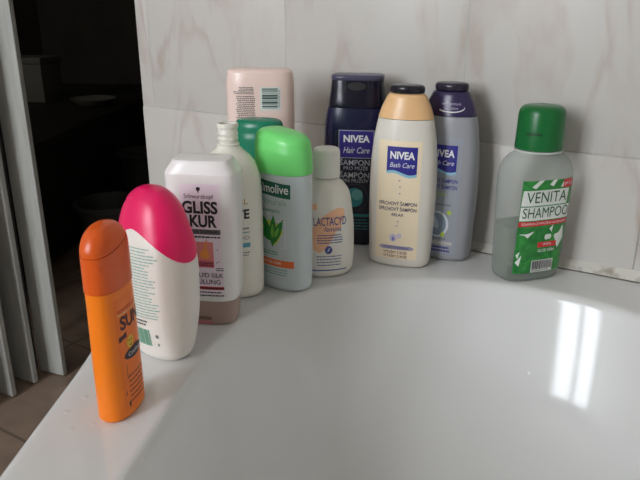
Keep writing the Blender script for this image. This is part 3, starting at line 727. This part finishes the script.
I_.loft('liquid', .0015, .056, liq, t)
gcap = plastic('green_screw_cap', (8, 104, 46), .28)
cpr = [(.0205, .1312), (.0222, .1315), (.0226, .133), (.0226, .1342)]
lathe('neck_ring', [(.0200, .1305), (.0214, .1307), (.0216, .1322), (.0200, .1325)], plastic('pale_ring', (200, 206, 202), .3), t)
cap = lathe('cap', [(.0205, .1328), (.0212, .1332), (.0213, .1345), (.0206, .166), (.0199, .1695), (.0184, .172), (.016, .1737), (.009, .1746), (.0012, .1748), (.0003, .1742)], gcap, t, n=64)
K = Body([(.1345, .0213, .0213, 2), (.166, .0206, .0206, 2)])
q = random.Random(3)
K.bars('stamped_mark', [(-.026+i*.0016, -.0249+i*.0016, .1475+q.uniform(0, .0006), .1505-q.uniform(0, .0008)) for i in range(9)], plastic('black_stamp', (12, 40, 24), .5), cap, off=.0002)
leafg = ramp2('aloe_leaf_print', (18, 112, 46), (52, 150, 62), 60, .35, .65, .35, dist=2)
U0, U1 = -.0265, .0265
lab = B.grid('label', U0, U1, .010, .106, leafg, t, off=.0002)
wp = plastic('label_white', (228, 232, 226), .35)
B.each('white_streak', [[(-.018, .100), (-.011, .106), (-.006, .106), (-.014, .098)], [(.000, .1015), (.004, .106), (.008, .106), (.004, .0995)], [(.012, .0985), (.016, .1055), (.020, .1055), (.017, .098)],
                          [(-.0255, .022), (-.020, .030), (-.0215, .018)], [(-.0255, .030), (-.022, .034), (-.0235, .026)], [(-.0245, .052), (-.010, .0545), (-.016, .048)], [(.012, .048), (.022, .058), (.024, .044), (.018, .034)], [(.006, .056), (.010, .060), (.009, .052)]], wp, lab, off=.00035)
B.grid('title_panel', -.0262, .0215, .081, .0965, wp, lab, off=.0005, shape=lambda u, z, a, b: (u+.001*b, z))
B.grid('title_panel', -.0262, .0262, .066, .080, wp, lab, off=.0005)
dg_ = plastic('forest_ink', (20, 84, 44), .4)
B.text('brand_lettering', 'VENITA', -.001, .0888, .0158, dg_, lab, off=.0007, width=.042)
B.text('brand_lettering', 'SHAMPOO', .0005, .0732, .0150, dg_, lab, off=.0007, width=.049)
red = plastic('label_red', (216, 40, 52), .35)
B.grid('red_tag', .0150, .0262, .0975, .1055, red, lab, off=.0005)
B.text('lettering', 'pH 5.5', .0207, .1015, .0052, WINK, lab, off=.0007, width=.009)
B.grid('red_strip', -.0262, .0262, .0600, .0650, red, lab, off=.0005)
B.text('lettering', 'SZAMPON ZYWICZNO ALOESOWY', 0, .0625, .0034, WINK, lab, off=.0007, width=.048)
B.each('white_bloom', [ell(.004, .0475, .0022, .0030, 14), ell(.0068, .0478, .0022, .0028, 14)], wp, lab, off=.0005)
B.grid('red_tag', -.005, .0155, .0370, .0425, red, lab, off=.0005)
B.text('lettering', 'WITH', .0052, .0398, .0040, WINK, lab, off=.0007, width=.009)
B.text('lettering', 'ALOE VERA', .0052, .0335, .0044, WINK, lab, off=.0007, width=.019, bold=.01)
B.grid('barcode_patch', -.009, .0145, .0105, .0235, BAR, lab, off=.0005)
B.bars('barcode', barcode_h(-.008, .0135, .0135, .0228, 11), INK, lab, off=.0007)
B.fine('fine_print', -.008, .0135, .0130, .0110, 1, INK, lab, off=.0007, seed=2, word=(.0008, .0012))

# ---- peach lotion bottle standing on its cap by the wall
t = place('lotion_bottle', -.447, .611, 32, 'pale pink bottle with barcode standing upside down by the wall, at the back', 'bottle')
k = [(.028, .0335, .0165, 2.6), (.03, .0345, .0175, 2.6), (.06, .0375, .0205, 2.6), (.12, .0385, .022, 2.6), (.185, .0385, .0215, 2.7), (.1935, .0380, .0210, 2.7), (.2005, .0366, .0198, 2.7), (.2032, .0348, .018, 2.7), (.2042, .0318, .0150, 2.7)]
B = Body(k)
rose = plastic('pale_peach_plastic', (244, 218, 208), .28, sss=.15)
B.loft('body', .028, .2042, rose, t)
C_ = Body([(0, .030, .0145, 2.6), (.0015, .032, .016, 2.6), (.0275, .0335, .0165, 2.6)])
C_.loft('cap', 0, .0275, plastic('rose_cap', (226, 180, 170), .3), t)
B.grid('barcode_patch', .0010, .0240, .1600, .1855, plastic('barcode_mint_white', (222, 228, 222), .35), t)
q = random.Random(5); rc = []; z = .1625
while z < .184:
    h = q.choice([.0005, .0008, .0016, .0022, .0006]); rc.append((.0030, .0205, z, min(z+h, .1842))); z += h+q.choice([.0005, .0007, .0011])
B.bars('barcode', rc, plastic('grey_green_bars', (66, 92, 88), .45), t, off=.0003)
B.fine('fine_print', .0213, .0228, .183, .163, 12, plastic('grey_green_bars', (66, 92, 88), .45), t, off=.0003, seed=4, word=(.0012, .0015))
pr = plastic('dark_grey_print', (92, 84, 84), .5)
B.fine('fine_print', -.0300, -.0060, .1860, .1775, 5, pr, t, hgt=.55, seed=6, align='r', ragged=.4, word=(.001, .003))
B.fine('fine_print', -.0270, -.0050, .1765, .100, 36, pr, t, hgt=.55, seed=7, align='r', word=(.0008, .0026))

# ================================================================== the dark room beyond the doorway
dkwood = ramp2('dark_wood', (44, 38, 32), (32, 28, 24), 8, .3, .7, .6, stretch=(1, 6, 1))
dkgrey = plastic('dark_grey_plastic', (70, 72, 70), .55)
def tbox(name, lst, mat, par, bev=.004): return boxes(name, lst, mat, par, bev=bev, smooth=40)
ch = empty('storage_chest', (-2.28, 1.38, FL), R(28), 'long dark wooden chest in the unlit room past the folding door', 'chest')
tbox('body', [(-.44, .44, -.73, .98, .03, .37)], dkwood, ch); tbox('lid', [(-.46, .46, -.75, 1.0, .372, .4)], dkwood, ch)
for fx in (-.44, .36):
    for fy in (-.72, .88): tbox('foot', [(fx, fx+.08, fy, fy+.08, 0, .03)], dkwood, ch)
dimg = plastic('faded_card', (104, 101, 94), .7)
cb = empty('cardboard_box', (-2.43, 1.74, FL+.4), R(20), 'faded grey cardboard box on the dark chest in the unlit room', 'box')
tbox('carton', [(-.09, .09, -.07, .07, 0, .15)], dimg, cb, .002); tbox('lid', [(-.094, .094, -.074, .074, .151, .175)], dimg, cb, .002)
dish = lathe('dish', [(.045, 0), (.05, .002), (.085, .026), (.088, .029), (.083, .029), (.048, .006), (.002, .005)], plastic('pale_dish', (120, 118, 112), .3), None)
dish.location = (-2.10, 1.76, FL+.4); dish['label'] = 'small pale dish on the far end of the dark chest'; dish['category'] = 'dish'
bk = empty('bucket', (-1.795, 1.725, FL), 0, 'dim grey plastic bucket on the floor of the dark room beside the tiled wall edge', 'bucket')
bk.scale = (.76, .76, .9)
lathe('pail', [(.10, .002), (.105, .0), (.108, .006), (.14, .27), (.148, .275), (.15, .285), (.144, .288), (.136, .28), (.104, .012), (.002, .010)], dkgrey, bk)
hb = []
for i in range(25):
    a = math.pi*i/24; hb.append((.147*math.cos(a), -.11*math.sin(a), .276+.03*math.sin(a)))
def tube(name, pts, r, mat, par, n=8):
    vs, fs = [], []
    P = [Vector(p) for p in pts]
    for i, p in enumerate(P):
        tg = (P[min(i+1, len(P)-1)]-P[max(i-1, 0)]).normalized(); a = tg.orthogonal().normalized(); b_ = tg.cross(a)
        for k_ in range(n):
            t_ = 2*math.pi*k_/n; vs.append(p+a*r*math.cos(t_)+b_*r*math.sin(t_))
    for i in range(len(P)-1):
        for k_ in range(n): fs.append((i*n+k_, i*n+(k_+1) % n, (i+1)*n+(k_+1) % n, (i+1)*n+k_))
    fs += [tuple(range(n)), tuple((len(P)-1)*n+k_ for k_ in range(n))]
    return mesh_obj(name, vs, fs, mat, par, 60)
tube('handle', hb, .004, dkgrey, bk)
bs = lathe('wash_basin', [(.11, .0), (.12, .004), (.165, .10), (.18, .104), (.182, .11), (.17, .112), (.16, .104), (.116, .012), (.002, .010)], dkgrey, None)
bs.location = (-1.56, 1.325, FL); bs.scale = (.6, .6, 1.8); bs['label'] = 'dim round basin on the dark floor in front of the grey bucket'; bs['category'] = 'basin'

# ================================================================== camera
cam = bpy.data.cameras.new('camera'); co = bpy.data.objects.new('camera', cam); COL.objects.link(co)
cam.sensor_width = 36; cam.lens = 650/640*36; cam.clip_start = .01
p, y, r = R(19.75), R(31), R(.25)
F = Vector((-math.sin(y)*math.cos(p), math.cos(y)*math.cos(p), -math.sin(p)))
Rt = Vector((math.cos(y), math.sin(y), 0)); U = Rt.cross(F)
R2 = Rt*math.cos(r)+U*math.sin(r); U2 = -Rt*math.sin(r)+U*math.cos(r)
M = Matrix((R2, U2, -F)).transposed().to_4x4(); M.translation = Vector((0, 0, .27)); co.matrix_world = M
S.camera = co
S.view_settings.view_transform = 'Standard'; S.view_settings.look = 'None'; S.view_settings.gamma = 1
S.view_settings.use_curve_mapping = False; S.view_settings.exposure = .72
